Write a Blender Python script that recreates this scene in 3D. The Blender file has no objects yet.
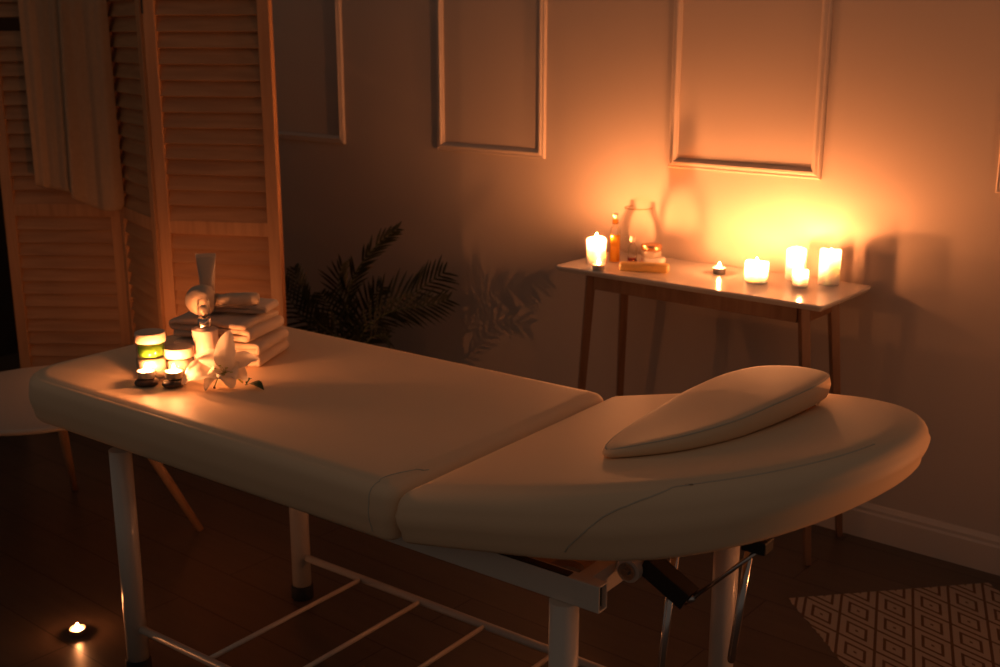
import bpy, bmesh, math, random
from mathutils import Vector, Matrix, noise
random.seed(7)
sc = bpy.context.scene
C = sc.collection
PI = math.pi
R = math.radians

# ------------------------------------------------------------------ camera geometry (measured from perspective)
F_PX = 1152.0
PITCH = math.atan(298.5 / F_PX)
H = 1.43
cp, sp = math.cos(PITCH), math.sin(PITCH)

def ray(x, y):
    return Vector((x - 500, F_PX * cp - (y - 333.5) * sp, -(F_PX * sp + (y - 333.5) * cp)))
def onz(x, y, z):                      # point of the photo known to lie at height z
    r = ray(x, y); k = (z - H) / r.z
    return Vector((0, 0, H)) + r * k
def at(x, y, Y):                       # point of the photo known to lie at depth Y
    r = ray(x, y); k = Y / r.y
    return Vector((0, 0, H)) + r * k

# ------------------------------------------------------------------ materials
def new_mat(name):
    m = bpy.data.materials.new(name); m.use_nodes = True
    nt = m.node_tree
    return m, nt, nt.nodes['Principled BSDF']
def setp(b, **k):
    for n, v in k.items():
        n = n.replace('_', ' ')
        if n in b.inputs: b.inputs[n].default_value = v
def mat(name, col, rough=.6, metal=0, var=.08, scale=8, bump=0, bscale=60, sheen=0, coat=0, spec=.5, stretch=None):
    m, nt, b = new_mat(name)
    N, L = nt.nodes, nt.links
    tc = N.new('ShaderNodeTexCoord'); mp = N.new('ShaderNodeMapping')
    L.new(tc.outputs['Object'], mp.inputs[0])
    if stretch: mp.inputs['Scale'].default_value = stretch
    nz = N.new('ShaderNodeTexNoise'); nz.inputs['Scale'].default_value = scale; nz.inputs['Detail'].default_value = 4
    L.new(mp.outputs[0], nz.inputs['Vector'])
    mx = N.new('ShaderNodeMix'); mx.data_type = 'RGBA'
    mx.inputs['A'].default_value = (*[c * (1 - var) for c in col], 1)
    mx.inputs['B'].default_value = (*[min(1, c * (1 + var)) for c in col], 1)
    L.new(nz.outputs['Fac'], mx.inputs['Factor'])
    L.new(mx.outputs['Result'], b.inputs['Base Color'])
    setp(b, Roughness=rough, Metallic=metal, Specular_IOR_Level=spec)
    if sheen: b.inputs['Sheen Weight'].default_value = sheen
    if coat: b.inputs['Coat Weight'].default_value = coat; b.inputs['Coat Roughness'].default_value = .08
    if bump:
        n2 = N.new('ShaderNodeTexNoise'); n2.inputs['Scale'].default_value = bscale; n2.inputs['Detail'].default_value = 3
        L.new(tc.outputs['Object'], n2.inputs['Vector'])
        bp = N.new('ShaderNodeBump'); bp.inputs['Strength'].default_value = bump; bp.inputs['Distance'].default_value = .002
        L.new(n2.outputs['Fac'], bp.inputs['Height']); L.new(bp.outputs[0], b.inputs['Normal'])
    return m
def wood(name, c1, c2, axis='x', rough=.5, scale=14):
    m, nt, b = new_mat(name)
    N, L = nt.nodes, nt.links
    tc = N.new('ShaderNodeTexCoord'); mp = N.new('ShaderNodeMapping')
    L.new(tc.outputs['Object'], mp.inputs[0])
    mp.inputs['Scale'].default_value = {'x': (.5, 6, 6), 'z': (6, 6, .5), 'y': (6, .5, 6)}[axis]
    nz = N.new('ShaderNodeTexNoise'); nz.inputs['Scale'].default_value = scale * .5; nz.inputs['Detail'].default_value = 6; nz.inputs['Distortion'].default_value = .6
    L.new(mp.outputs[0], nz.inputs['Vector'])
    cr = N.new('ShaderNodeValToRGB')
    cr.color_ramp.elements[0].position = .3; cr.color_ramp.elements[0].color = (*c1, 1)
    cr.color_ramp.elements[1].position = .7; cr.color_ramp.elements[1].color = (*c2, 1)
    L.new(nz.outputs['Fac'], cr.inputs[0]); L.new(cr.outputs[0], b.inputs['Base Color'])
    setp(b, Roughness=rough)
    bp = N.new('ShaderNodeBump'); bp.inputs['Strength'].default_value = .15; bp.inputs['Distance'].default_value = .001
    L.new(nz.outputs['Fac'], bp.inputs['Height']); L.new(bp.outputs[0], b.inputs['Normal'])
    return m
def thin_glass(name, tint=(1, 1, 1), gloss=.9, rough=.02):
    m, nt, b = new_mat(name)
    N, L = nt.nodes, nt.links
    N.remove(b)
    t = N.new('ShaderNodeBsdfTransparent'); t.inputs[0].default_value = (*tint, 1)
    g = N.new('ShaderNodeBsdfGlossy'); g.inputs['Color'].default_value = (gloss, gloss, gloss, 1); g.inputs['Roughness'].default_value = rough
    fr = N.new('ShaderNodeFresnel'); fr.inputs['IOR'].default_value = 1.4
    mx = N.new('ShaderNodeMixShader')
    ml = N.new('ShaderNodeMath'); ml.operation = 'MULTIPLY'; ml.inputs[1].default_value = .7; L.new(fr.outputs[0], ml.inputs[0])
    L.new(ml.outputs[0], mx.inputs[0]); L.new(t.outputs[0], mx.inputs[1]); L.new(g.outputs[0], mx.inputs[2])
    L.new(mx.outputs[0], N['Material Output'].inputs[0])
    return m
def wax(name, col, radius, scale):
    m, nt, b = new_mat(name)
    N, L = nt.nodes, nt.links
    nz = N.new('ShaderNodeTexNoise'); nz.inputs['Scale'].default_value = 40
    tc = N.new('ShaderNodeTexCoord'); L.new(tc.outputs['Object'], nz.inputs['Vector'])
    bp = N.new('ShaderNodeBump'); bp.inputs['Strength'].default_value = .1; bp.inputs['Distance'].default_value = .001
    L.new(nz.outputs['Fac'], bp.inputs['Height']); L.new(bp.outputs[0], b.inputs['Normal'])
    setp(b, Base_Color=(*col, 1), Roughness=.4, Subsurface_Weight=1.0, Subsurface_Radius=radius, Subsurface_Scale=scale)
    return m
def emit(name, col, s):
    m, nt, b = new_mat(name)
    nt.nodes.remove(b)
    e = nt.nodes.new('ShaderNodeEmission'); e.inputs[0].default_value = (*col, 1); e.inputs[1].default_value = s
    nt.links.new(e.outputs[0], nt.nodes['Material Output'].inputs[0])
    return m
def translucent(name, col, t=.45, rough=.5, vein=None):
    m, nt, b = new_mat(name)
    N, L = nt.nodes, nt.links
    tr = N.new('ShaderNodeBsdfTranslucent'); mx = N.new('ShaderNodeMixShader'); mx.inputs[0].default_value = t
    setp(b, Roughness=rough)
    tc = N.new('ShaderNodeTexCoord'); nz = N.new('ShaderNodeTexNoise'); nz.inputs['Scale'].default_value = 60
    L.new(tc.outputs['Object'], nz.inputs['Vector'])
    cm = N.new('ShaderNodeMix'); cm.data_type = 'RGBA'
    cm.inputs['A'].default_value = (*col, 1); cm.inputs['B'].default_value = (*[c * .85 for c in (vein or col)], 1)
    L.new(nz.outputs['Fac'], cm.inputs['Factor'])
    L.new(cm.outputs['Result'], b.inputs['Base Color']); L.new(cm.outputs['Result'], tr.inputs['Color'])
    L.new(b.outputs[0], mx.inputs[1]); L.new(tr.outputs[0], mx.inputs[2])
    L.new(mx.outputs[0], N['Material Output'].inputs[0])
    return m

CANDLE = (1.0, .33, .105)
FL = 6600.0
M = {
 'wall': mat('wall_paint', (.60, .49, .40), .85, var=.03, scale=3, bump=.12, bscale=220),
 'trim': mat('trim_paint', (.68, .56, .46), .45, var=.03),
 'shade_wall': mat('wall_painted_shade', (.018, .013, .011), .9),  # near-black colour stands in for the unlit gap left of the screen
 'leather': mat('cream_leatherette', (.86, .62, .40), .56, var=.03, scale=5, bump=.12, bscale=500, spec=.35),
 'seam': mat('cream_seam', (.58, .49, .38), .6),
 'white_metal': mat('white_painted_metal', (.66, .58, .50), .3, var=.03, coat=.3),
 'dark_metal': mat('black_metal', (.012, .011, .010), .5, var=.1),
 'chrome': mat('chrome', (.55, .52, .50), .18, metal=1, var=.05),
 'rubber': mat('black_rubber', (.012, .012, .012), .7),
 'end_shade': mat('tube_end_shade', (.03, .026, .022), .7),
 'board': wood('plywood', (.42, .27, .17), (.52, .35, .22), 'x'),
 'pine': wood('pine_stile', (.40, .19, .085), (.54, .28, .13), 'z'),
 'pine_slat': wood('pine_slat', (.36, .17, .075), (.50, .26, .12), 'x'),
 'walnut': wood('brown_table_wood', (.20, .095, .05), (.29, .15, .08), 'z', .4),
 'oak': wood('beech_leg', (.42, .22, .11), (.52, .30, .16), 'z', .45),
 'top_white': mat('glossy_white_top', (.72, .68, .62), .16, var=.03, coat=.5),
 'side_white': mat('white_round_top', (.50, .43, .36), .35, var=.03),
 'cloth': translucent('pale_cloth', (.60, .40, .25), .25, .9),
 'terry': mat('terry_towel', (.66, .50, .37), .95, var=.10, scale=30, bump=.9, bscale=420, sheen=.4),
 'muslin': mat('muslin', (.62, .47, .34), .95, var=.12, scale=40, bump=.6, bscale=250),
 'twine': mat('twine', (.50, .33, .20), .9),
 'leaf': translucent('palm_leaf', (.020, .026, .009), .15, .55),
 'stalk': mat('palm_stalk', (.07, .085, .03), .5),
 'pot': mat('plant_pot_clay', (.28, .25, .22), .6),
 'soil': mat('soil', (.03, .02, .015), 1, bump=1, bscale=40),
 'stone': mat('dark_pebble', (.055, .038, .030), .35, var=.3, scale=30, bump=.3, bscale=50),
 'alu': mat('tealight_cup', (.75, .72, .68), .35, metal=1, var=.1),
 'wick': mat('wick', (.02, .015, .01), .9),
 'wax': wax('candle_wax', (.95, .92, .87), (1.0, .9, .8), .034),
 'wax_tea': wax('tealight_wax', (.95, .86, .72), (1.0, .6, .35), .010),
 'flame': emit('flame', CANDLE, FL),
 'flame_small': emit('flame_small', CANDLE, FL * .40),
 'flame_deep': emit('flame_deep', CANDLE, FL * .17),
 'flame_side': emit('flame_side', CANDLE, FL * .50),
 'flame_floor': emit('flame_floor', CANDLE, FL * .10),
 'glass': thin_glass('clear_glass', (.985, .98, .97)),
 'glass_amber': thin_glass('amber_glass', (.95, .70, .30)),
 'oil': translucent('amber_oil', (.92, .50, .05), .65, .2),
 'lid_beige': mat('beige_lid', (.66, .52, .40), .45),
 'lid_copper': mat('copper_lid', (.75, .40, .20), .25, metal=.9),
 'green_gel': translucent('green_gel', (.10, .24, .02), .3, .25, (.14, .30, .03)),
 'cream': translucent('white_cream', (.70, .60, .48), .3, .4),
 'bottle': mat('blush_bottle', (.76, .60, .50), .4, var=.03),
 'petal': translucent('lily_petal', (.86, .80, .68), .4, .45, (.95, .9, .8)),
 'pistil': mat('lily_pistil', (.45, .48, .12), .5),
 'anther': mat('lily_anther', (.30, .12, .03), .8),
 'green': translucent('green_leaf', (.05, .10, .025), .25, .4),
 'soap': translucent('amber_soap', (.92, .72, .34), .55, .3),
 'soap_white': mat('white_soap', (.80, .74, .66), .5),
 'tube': mat('clear_frosted_tube', (.60, .44, .31), .3, coat=.3),
 'liquid_brown': thin_glass('brown_essence', (.6, .2, .06)),
 'care': mat('grey_black_label', (.05, .045, .04), .5),
}
def patterned_floor():
    m, nt, b = new_mat('dark_laminate')
    N, L = nt.nodes, nt.links
    tc = N.new('ShaderNodeTexCoord'); mp = N.new('ShaderNodeMapping'); L.new(tc.outputs['Object'], mp.inputs[0])
    br = N.new('ShaderNodeTexBrick'); br.offset = .5
    br.inputs['Scale'].default_value = 1.0; br.inputs['Mortar Size'].default_value = .002
    br.inputs['Brick Width'].default_value = 1.2; br.inputs['Row Height'].default_value = .16
    br.inputs['Color1'].default_value = (.150, .100, .068, 1); br.inputs['Color2'].default_value = (.130, .086, .058, 1); br.inputs['Mortar'].default_value = (.05, .03, .02, 1)
    L.new(mp.outputs[0], br.inputs['Vector'])
    nz = N.new('ShaderNodeTexNoise'); nz.inputs['Scale'].default_value = 6; nz.inputs['Detail'].default_value = 6
    m2 = N.new('ShaderNodeMapping'); m2.inputs['Scale'].default_value = (.7, 7, 1); L.new(tc.outputs['Object'], m2.inputs[0]); L.new(m2.outputs[0], nz.inputs['Vector'])
    mx = N.new('ShaderNodeMix'); mx.data_type = 'RGBA'; mx.blend_type = 'MULTIPLY'; mx.inputs['Factor'].default_value = .4
    L.new(br.outputs['Color'], mx.inputs['A']); L.new(nz.outputs['Fac'], mx.inputs['B'])
    L.new(mx.outputs['Result'], b.inputs['Base Color']); setp(b, Roughness=.33)
    return m
def rug_mat():
    m, nt, b = new_mat('woven_diamond_rug')
    N, L = nt.nodes, nt.links
    tc = N.new('ShaderNodeTexCoord'); sx = N.new('ShaderNodeSeparateXYZ'); L.new(tc.outputs['Object'], sx.inputs[0])
    def mth(op, a, bv=None, c=None):
        n = N.new('ShaderNodeMath'); n.operation = op
        for i, q in enumerate((a, bv, c)):
            if q is None: continue
            if isinstance(q, (int, float)): n.inputs[i].default_value = q
            else: L.new(q, n.inputs[i])
        return n.outputs[0]
    # concentric diamonds on an offset lattice
    px = mth('PINGPONG', mth('MULTIPLY', sx.outputs['X'], 1 / .100), .5)
    py = mth('PINGPONG', mth('MULTIPLY', sx.outputs['Y'], 1 / .190), .5)
    d = mth('ADD', px, py)
    d = mth('PINGPONG', d, .5)
    w = mth('PINGPONG', mth('MULTIPLY', d, 4.0), .5)
    st = mth('GREATER_THAN', w, .16)
    nz = N.new('ShaderNodeTexNoise'); nz.inputs['Scale'].default_value = 160; L.new(tc.outputs['Object'], nz.inputs['Vector'])
    mx = N.new('ShaderNodeMix'); mx.data_type = 'RGBA'
    mx.inputs['A'].default_value = (.27, .15, .09, 1); mx.inputs['B'].default_value = (.74, .60, .46, 1)
    L.new(st, mx.inputs['Factor'])
    L.new(mx.outputs['Result'], b.inputs['Base Color']); setp(b, Roughness=.95)
    bp = N.new('ShaderNodeBump'); bp.inputs['Strength'].default_value = .8; bp.inputs['Distance'].default_value = .004
    sm = mth('ADD', st, nz.outputs['Fac']); L.new(sm, bp.inputs['Height']); L.new(bp.outputs[0], b.inputs['Normal'])
    return m
M['floor'] = patterned_floor(); M['rug'] = rug_mat()

# ------------------------------------------------------------------ mesh helpers
def link(name, bm, m, parent=None, smooth=False, bevel=0, sub=0, recalc=True, mats=None):
    if recalc: bmesh.ops.recalc_face_normals(bm, faces=bm.faces)
    me = bpy.data.meshes.new(name)
    bm.to_mesh(me); bm.free()
    for q in (mats or [m]): me.materials.append(q)
    if smooth:
        for p in me.polygons: p.use_smooth = True
    o = bpy.data.objects.new(name, me); C.objects.link(o)
    if parent is not None: o.parent = parent
    if bevel:
        bv = o.modifiers.new('bevel', 'BEVEL'); bv.width = bevel; bv.segments = 3; bv.limit_method = 'ANGLE'; bv.angle_limit = R(40)
    if sub:
        s = o.modifiers.new('sub', 'SUBSURF'); s.levels = sub; s.render_levels = sub
    return o
def thing(name, label, cat, loc=(0, 0, 0), rz=0, group=None):
    o = bpy.data.objects.new(name, None); C.objects.link(o); o.empty_display_size = .05
    o.location = loc; o.rotation_euler = (0, 0, rz); o['label'] = label; o['category'] = cat
    if group: o['group'] = group
    return o
def tag(o, label, cat, group=None):
    o['label'] = label; o['category'] = cat
    if group: o['group'] = group
    return o
def struct(name, bm, m, bevel=0, loc=(0, 0, 0), rz=0, smooth=False):
    o = link(name, bm, m, bevel=bevel, smooth=smooth); o['kind'] = 'structure'; o.location = loc; o.rotation_euler = (0, 0, rz)
    return o
def box(bm, x0, x1, y0, y1, z0, z1, mtx=None):
    vs = [bm.verts.new((x, y, z)) for x in (x0, x1) for y in (y0, y1) for z in (z0, z1)]
    for f in ((0, 1, 3, 2), (4, 6, 7, 5), (0, 4, 5, 1), (2, 3, 7, 6), (0, 2, 6, 4), (1, 5, 7, 3)):
        bm.faces.new([vs[i] for i in f])
    if mtx is not None: bmesh.ops.transform(bm, matrix=mtx, verts=vs)
    return vs
def tube(bm, pts, rad, seg=16, caps=True, sx=1.0):
    pts = [Vector(p) for p in pts]
    if not isinstance(rad, (list, tuple)): rad = [rad] * len(pts)
    rings = []; prev = None
    for i, p in enumerate(pts):
        t = (pts[min(i + 1, len(pts) - 1)] - pts[max(i - 1, 0)]).normalized()
        if prev is None:
            a = Vector((0, 0, 1)) if abs(t.z) < .9 else Vector((1, 0, 0))
            n = (a - t * a.dot(t)).normalized()
        else: n = (prev - t * prev.dot(t)).normalized()
        prev = n; b2 = t.cross(n)
        rings.append([bm.verts.new(p + (n * math.cos(2 * PI * k / seg) + b2 * math.sin(2 * PI * k / seg) * sx) * rad[i]) for k in range(seg)])
    for a, b2 in zip(rings, rings[1:]):
        for k in range(seg): bm.faces.new((a[k], a[(k + 1) % seg], b2[(k + 1) % seg], b2[k]))
    if caps: bm.faces.new(rings[0][::-1]); bm.faces.new(rings[-1])
def lathe(bm, prof, seg=32, c=(0, 0, 0), wob=None, close=False):
    c = Vector(c); rings = []
    for i, (r, z) in enumerate(prof):
        if r < 1e-6: rings.append([bm.verts.new(c + Vector((0, 0, z)))])
        else:
            ring = []
            for k in range(seg):
                a = 2 * PI * k / seg; rr = r * (1 + (wob(a, z) if wob else 0))
                ring.append(bm.verts.new(c + Vector((rr * math.cos(a), rr * math.sin(a), z))))
            rings.append(ring)
    prs = list(zip(rings, rings[1:]))
    if close: prs.append((rings[-1], rings[0]))
    for a, b2 in prs:
        for k in range(seg):
            k2 = (k + 1) % seg
            if len(a) == 1 and len(b2) == 1: continue
            if len(a) == 1: bm.faces.new((a[0], b2[k], b2[k2]))
            elif len(b2) == 1: bm.faces.new((a[k], a[k2], b2[0]))
            else: bm.faces.new((a[k], a[k2], b2[k2], b2[k]))
def grid(bm, fn, nu, nv, wrap=False):
    vs = [[bm.verts.new(fn(i / nu, j / nv)) for j in range(nv + 1)] for i in range(nu + 1)]
    for i in range(nu):
        for j in range(nv): bm.faces.new((vs[i][j], vs[i + 1][j], vs[i + 1][j + 1], vs[i][j + 1]))
    return vs
def resample(pts, step):
    out = []
    n = len(pts)
    for i in range(n):
        a = Vector(pts[i]); b2 = Vector(pts[(i + 1) % n]); L_ = (b2 - a).length
        k = max(1, int(round(L_ / step)))
        for j in range(k): out.append(a.lerp(b2, j / k))
    return out
def offset_poly(pts, d):
    n = len(pts); out = []
    for i in range(n):
        t = (pts[(i + 1) % n] - pts[i - 1]); t.normalize()
        nrm = Vector((-t.y, t.x))               # left normal = inward for CCW
        out.append(pts[i] + nrm * d)
    return out
def pad(bm, outline, prof):
    """outline CCW list of 2-D; prof list of (inset, z) from bottom centre outwards to the top."""
    rings = []
    for ins, z in prof:
        o2 = offset_poly(outline, ins)
        rings.append([bm.verts.new((p.x, p.y, z)) for p in o2])
    n = len(outline)
    for a, b2 in zip(rings, rings[1:]):
        for k in range(n): bm.faces.new((a[k], a[(k + 1) % n], b2[(k + 1) % n], b2[k]))
    f1 = bm.faces.new(rings[0][::-1]); f2 = bm.faces.new(rings[-1])
    return rings, f1, f2
def round_rect(x0, x1, y0, y1, rs, step=.02):
    """rs radii for corners (x0,y0),(x1,y0),(x1,y1),(x0,y1) CCW"""
    out = []
    for (cx, cy, a0, r) in ((x0, y0, PI, rs[0]), (x1, y0, 1.5 * PI, rs[1]), (x1, y1, 0, rs[2]), (x0, y1, .5 * PI, rs[3])):
        ccx = cx + r if cx == x0 else cx - r; ccy = cy + r if cy == y0 else cy - r
        k = max(3, int(r * PI / 2 / step))
        for i in range(k + 1):
            a = a0 + (PI / 2) * i / k
            out.append(Vector((ccx + r * math.cos(a), ccy + r * math.sin(a))))
    res = []
    n = len(out)
    for i in range(n):
        a = out[i]; b2 = out[(i + 1) % n]; L_ = (b2 - a).length
        k = max(1, int(round(L_ / .04)))
        for j in range(k): res.append(a.lerp(b2, j / k))
    return res

# ------------------------------------------------------------------ the room
WA = R(-39.36)       # wall frame: local x along the wall, local y away from the camera
wx = Vector((math.cos(WA), math.sin(WA), 0)); wy = Vector((-math.sin(WA), math.cos(WA), 0))
def Wd(w, n, z=0): return wx * w + wy * n + Vector((0, 0, z))
WALL = 3.11
bm = bmesh.new(); box(bm, -5.1, 1.6, -2.6, WALL + .1, -.08, 0); struct('floor', bm, M['floor'], rz=WA)
bm = bmesh.new(); box(bm, -5.1, 1.6, WALL, WALL + .1, 0, 2.7); struct('wall_back', bm, M['wall'], rz=WA)
bm = bmesh.new(); box(bm, -5.1, -5.0, 1.3, WALL, 0, 2.3); struct('wall_left', bm, M['shade_wall'], rz=WA)  # added wall, coloured near-black so the gap beside the screen stays dark
bm = bmesh.new()
prof = [(0, 0), (.018, 0), (.018, .078), (.014, .084), (.014, .094), (.006, .104), (0, .106)]
a_ = [bm.verts.new((-5.0, WALL - d, z)) for d, z in prof]; b_ = [bm.verts.new((1.6, WALL - d, z)) for d, z in prof]
for k in range(len(prof)):
    k2 = (k + 1) % len(prof); bm.faces.new((a_[k], a_[k2], b_[k2], b_[k]))
bm.faces.new(a_); bm.faces.new(b_[::-1])
struct('baseboard_back', bm, M['trim'], rz=WA)
def molding(name, w0, w1, z0, z1):
    bm = bmesh.new()
    prof = [(0, 0), (.007, .001), (.011, .005), (.009, .010), (.014, .016), (.014, .021), (.008, .026), (.005, .030), (0, .030)]   # (depth off wall, inwards)
    rings = []
    for d, t in prof:
        rings.append([bm.verts.new((x, WALL - d + (.001 if d == 0 else 0), z)) for x, z in ((w0 + t, z0 + t), (w1 - t, z0 + t), (w1 - t, z1 - t), (w0 + t, z1 - t))])
    for a, b2 in zip(rings, rings[1:]):
        for k in range(4): bm.faces.new((a[k], a[(k + 1) % 4], b2[(k + 1) % 4], b2[k]))
    struct(name, bm, M['trim'], rz=WA)
for i, (w0, w1) in enumerate(((-3.81, -3.325), (-2.838, -2.352), (-1.872, -1.372), (-.895, -.395))):
    molding('trim_%d' % (i + 1), w0, w1, (1.02, 1.026, 1.032, 1.035)[i], 2.3)

# ------------------------------------------------------------------ massage table
TA = R(-37.0)
TN = Vector((-.170, 1.834, 0))
tu = Vector((math.cos(TA), math.sin(TA), 0)); tv = Vector((-math.sin(TA), math.cos(TA), 0))
def Tp(p): d = Vector(p) - TN; return Vector((d.dot(tu), d.dot(tv), p[2]))
def atV(x, y, V):       # photo point lying in the plane v = V of the table frame
    r = ray(x, y); O = Vector((0, 0, H)); k = (V - (O - TN).dot(tv)) / r.dot(tv)
    return Tp(O + r * k)
table = thing('massage_table', 'cream padded massage table on a white tubular steel frame', 'massage table', TN, TA)
def padprof(z0, z1, r=.034, bulge=.006, under=.018):
    p = [(.06, z0), (under, z0), (under * .45, z0 + .006), (.003, z0 + .018), (-bulge * .6, z0 + (z1 - z0) * .35), (-bulge, z0 + (z1 - z0) * .5)]
    for i in range(0, 7):
        a = PI / 2 * i / 6
        p.append((-bulge * .5 + r - r * math.cos(a), z1 - .004 - r + r * math.sin(a)))
    p += [(.07, z1 - .0015), (.10, z1)]
    return p
bm = bmesh.new()
ol = round_rect(-1.115, -.004, 0, .676, (.12, .018, .018, .12))
pr = padprof(.59, .68, .030)
pr = [(min(i_, .035) if i_ < .05 else i_, z) for i_, z in pr]
# near the tight seam corners large insets would fold over: use a capped inset there
def pad2(bm, outline, prof, tight):
    rings = []
    for ins, z in prof:
        o2 = offset_poly(outline, 0)
        ring = []
        n = len(outline)
        for i in range(n):
            t = (outline[(i + 1) % n] - outline[i - 1]); t.normalize(); nr = Vector((-t.y, t.x))
            p = outline[i]
            q = p + nr * ins
            ring.append(bm.verts.new((q.x, q.y, z)))
        rings.append(ring)
    n = len(outline)
    for a, b2 in zip(rings, rings[1:]):
        for k in range(n): bm.faces.new((a[k], a[(k + 1) % n], b2[(k + 1) % n], b2[k]))
    bm.faces.new(rings[0][::-1]); bm.faces.new(rings[-1])
def pad3(bm, fn, prof):
    rings = [[bm.verts.new((p.x, p.y, z)) for p in fn(ins)] for ins, z in prof]
    n = len(rings[0])
    for a, b2 in zip(rings, rings[1:]):
        for k in range(n): bm.faces.new((a[k], a[(k + 1) % n], b2[(k + 1) % n], b2[k]))
    bm.faces.new(rings[0][::-1]); bm.faces.new(rings[-1])
def arc(cx, cy, r, a0, k): return [Vector((cx + r * math.cos(a0 + PI / 2 * i / k), cy + r * math.sin(a0 + PI / 2 * i / k))) for i in range(k + 1)]
def densify(o, lens):
    out = []
    for i in range(len(o)):
        a = o[i]; b2 = o[(i + 1) % len(o)]
        for j in range(lens[i]): out.append(a.lerp(b2, j / lens[i]))
    return out
V0, V1, US = -.010, .694, -.013
def body_ol(ins):
    x0, x1, y0, y1 = -1.197 + ins, US - .0015 - ins, V0 + ins, V1 - ins
    rb = .115 - ins; rs = max(.003, .030 - ins)
    o = arc(x0 + rb, y0 + rb, rb, PI, 10) + arc(x1 - rs, y0 + rs, rs, 1.5 * PI, 6) + arc(x1 - rs, y1 - rs, rs, 0, 6) + arc(x0 + rb, y1 - rb, rb, PI / 2, 10)
    ln = [1] * len(o); ln[10] = 26; ln[17] = 16; ln[24] = 26; ln[35] = 12
    return densify(o, ln)
bm = bmesh.new(); pad3(bm, body_ol, [(.026, .576)] + padprof(.576, .68, .024, .005, .010)[1:-2] + [(.0265, .6797), (.040, .6806), (.075, .6815)])
body = link('body_cushion', bm, M['leather'], table, smooth=True)
TILT = R(13)
def tilt(p):   # head section rises from the seam
    u_ = max(0, p[0]); zr = max(0, min(1, (p[2] - .582) / .098))
    low = .188 * u_ + .50 * max(0, u_ - .42) ** 2
    return Vector((p[0], p[1], p[2] + math.tan(TILT) * u_ * zr + low * (1 - zr)))
U0, AU = .25, .503
HV = (V1 - V0) / 2; VC = (V1 + V0) / 2
def head_ol(ins):
    o = []
    for i in range(0, 41):
        th = -PI / 2 + PI * i / 40
        o.append(Vector((U0 + (AU - ins) * math.cos(th), VC + (HV - ins) * math.sin(th))))
    x0 = US + .0015 + ins; rs = max(.003, .030 - ins)
    o += arc(x0 + rs, V1 - ins - rs, rs, PI / 2, 6) + arc(x0 + rs, V0 + ins + rs, rs, PI, 6)
    ln = [1] * len(o); ln[40] = 8; ln[47] = 16; ln[54] = 8
    return densify(o, ln)
bm = bmesh.new(); pad3(bm, head_ol, [(.026, .582)] + padprof(.582, .68, .036, .007, .010)[1:-2] + [(.038, .6790), (.052, .6802), (.085, .6808)])
for v in bm.verts: v.co = tilt(v.co)
head = link('head_cushion', bm, M['leather'], table, smooth=True)
# face hole cut through the head cushion
bm = bmesh.new(); lathe(bm, [(0, -.3), (.060, -.3), (.060, .3), (0, .3)], 40)
cut = link('cutter', bm, M['leather'])
cut.location = table.matrix_world @ Vector((0, 0, 0))
cut.location = TN + tu * .465 + tv * .49 + Vector((0, 0, .75)); cut.scale = (1, 1.25, 1); cut.rotation_euler = (0, 0, TA)
md = head.modifiers.new('b', 'BOOLEAN'); md.operation = 'DIFFERENCE'; md.object = cut; md.solver = 'EXACT'
bpy.context.view_layer.update()
dg = bpy.context.evaluated_depsgraph_get()
nm = bpy.data.meshes.new_from_object(head.evaluated_get(dg))
head.modifiers.clear(); head.data = nm; nm.name = 'head_cushion'
bpy.data.objects.remove(cut)
try:
    nm.set_sharp_from_angle(angle=R(50))
except Exception: pass
# piping seams
def catmull_open(P, n=6):
    out = []
    for i in range(len(P) - 1):
        p0, p1, p2, p3 = P[max(0, i - 1)], P[i], P[i + 1], P[min(len(P) - 1, i + 2)]
        for j in range(n):
            t = j / n
            out.append(.5 * ((2 * p1) + (-p0 + p2) * t + (2 * p0 - 5 * p1 + 4 * p2 - p3) * t * t + (-p0 + 3 * p1 - 3 * p2 + p3) * t * t * t))
    return out + [P[-1]]
def on_side(u, dz):   # point on near side of head pad at param u
    if u <= U0: return Vector((u, V0 - .0068, 0))
    s = math.sqrt(max(0, 1 - ((u - U0) / AU) ** 2)); return Vector((u, VC - HV * s - .0062 * s, 0))
bm = bmesh.new()
pts = []
for i in range(0, 60):
    s = i / 59
    u = .34 + s * .40
    hgt = .594 + .088 * (1 - (1 - min(1, s * 2.2)) ** 2.2)
    if s * 2.2 < 1:
        q = on_side(u, 0); ins = max(0, (hgt - .652) / .028); q.z = hgt if hgt < .650 else .650 + (hgt - .650) * .75
        th_out = .0
        q.y += (1 - math.sqrt(max(0, 1 - ins * ins))) * .03 if ins < 1 else .03
    else:
        q = on_side(u, 0); cx = Vector((U0, VC, 0)); dr = (cx - Vector((q.x, q.y, 0))).normalized()
        q = q + dr * .030; q.z = .6760
    pts.append(tilt(q))
from mathutils.bvhtree import BVHTree
hb_ = bmesh.new(); hb_.from_mesh(head.data); tree_ = BVHTree.FromBMesh(hb_)
pts = [tree_.find_nearest(p)[0] for p in pts]
tube(bm, pts, .0013, 6); hb_.free()
link('side_seam', bm, M['seam'], head, smooth=True)
bm = bmesh.new()
pts = [Vector((-.062, V0 - .002, .588)), Vector((-.062, V0 - .0062, .61)), Vector((-.062, V0 - .0066, .640)), Vector((-.062, V0 - .002, .664)), Vector((-.061, V0 + .012, .6765)), Vector((-.058, .035, .6808)), Vector((-.045, .075, .6820)), Vector((-.028, .11, .6815))]
hb_ = bmesh.new(); hb_.from_mesh(body.data); tree_ = BVHTree.FromBMesh(hb_)
pts = [tree_.find_nearest(p)[0] for p in catmull_open(pts)]
tube(bm, pts, .0013, 6); hb_.free()
link('corner_seam', bm, M['seam'], body, smooth=True)

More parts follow.
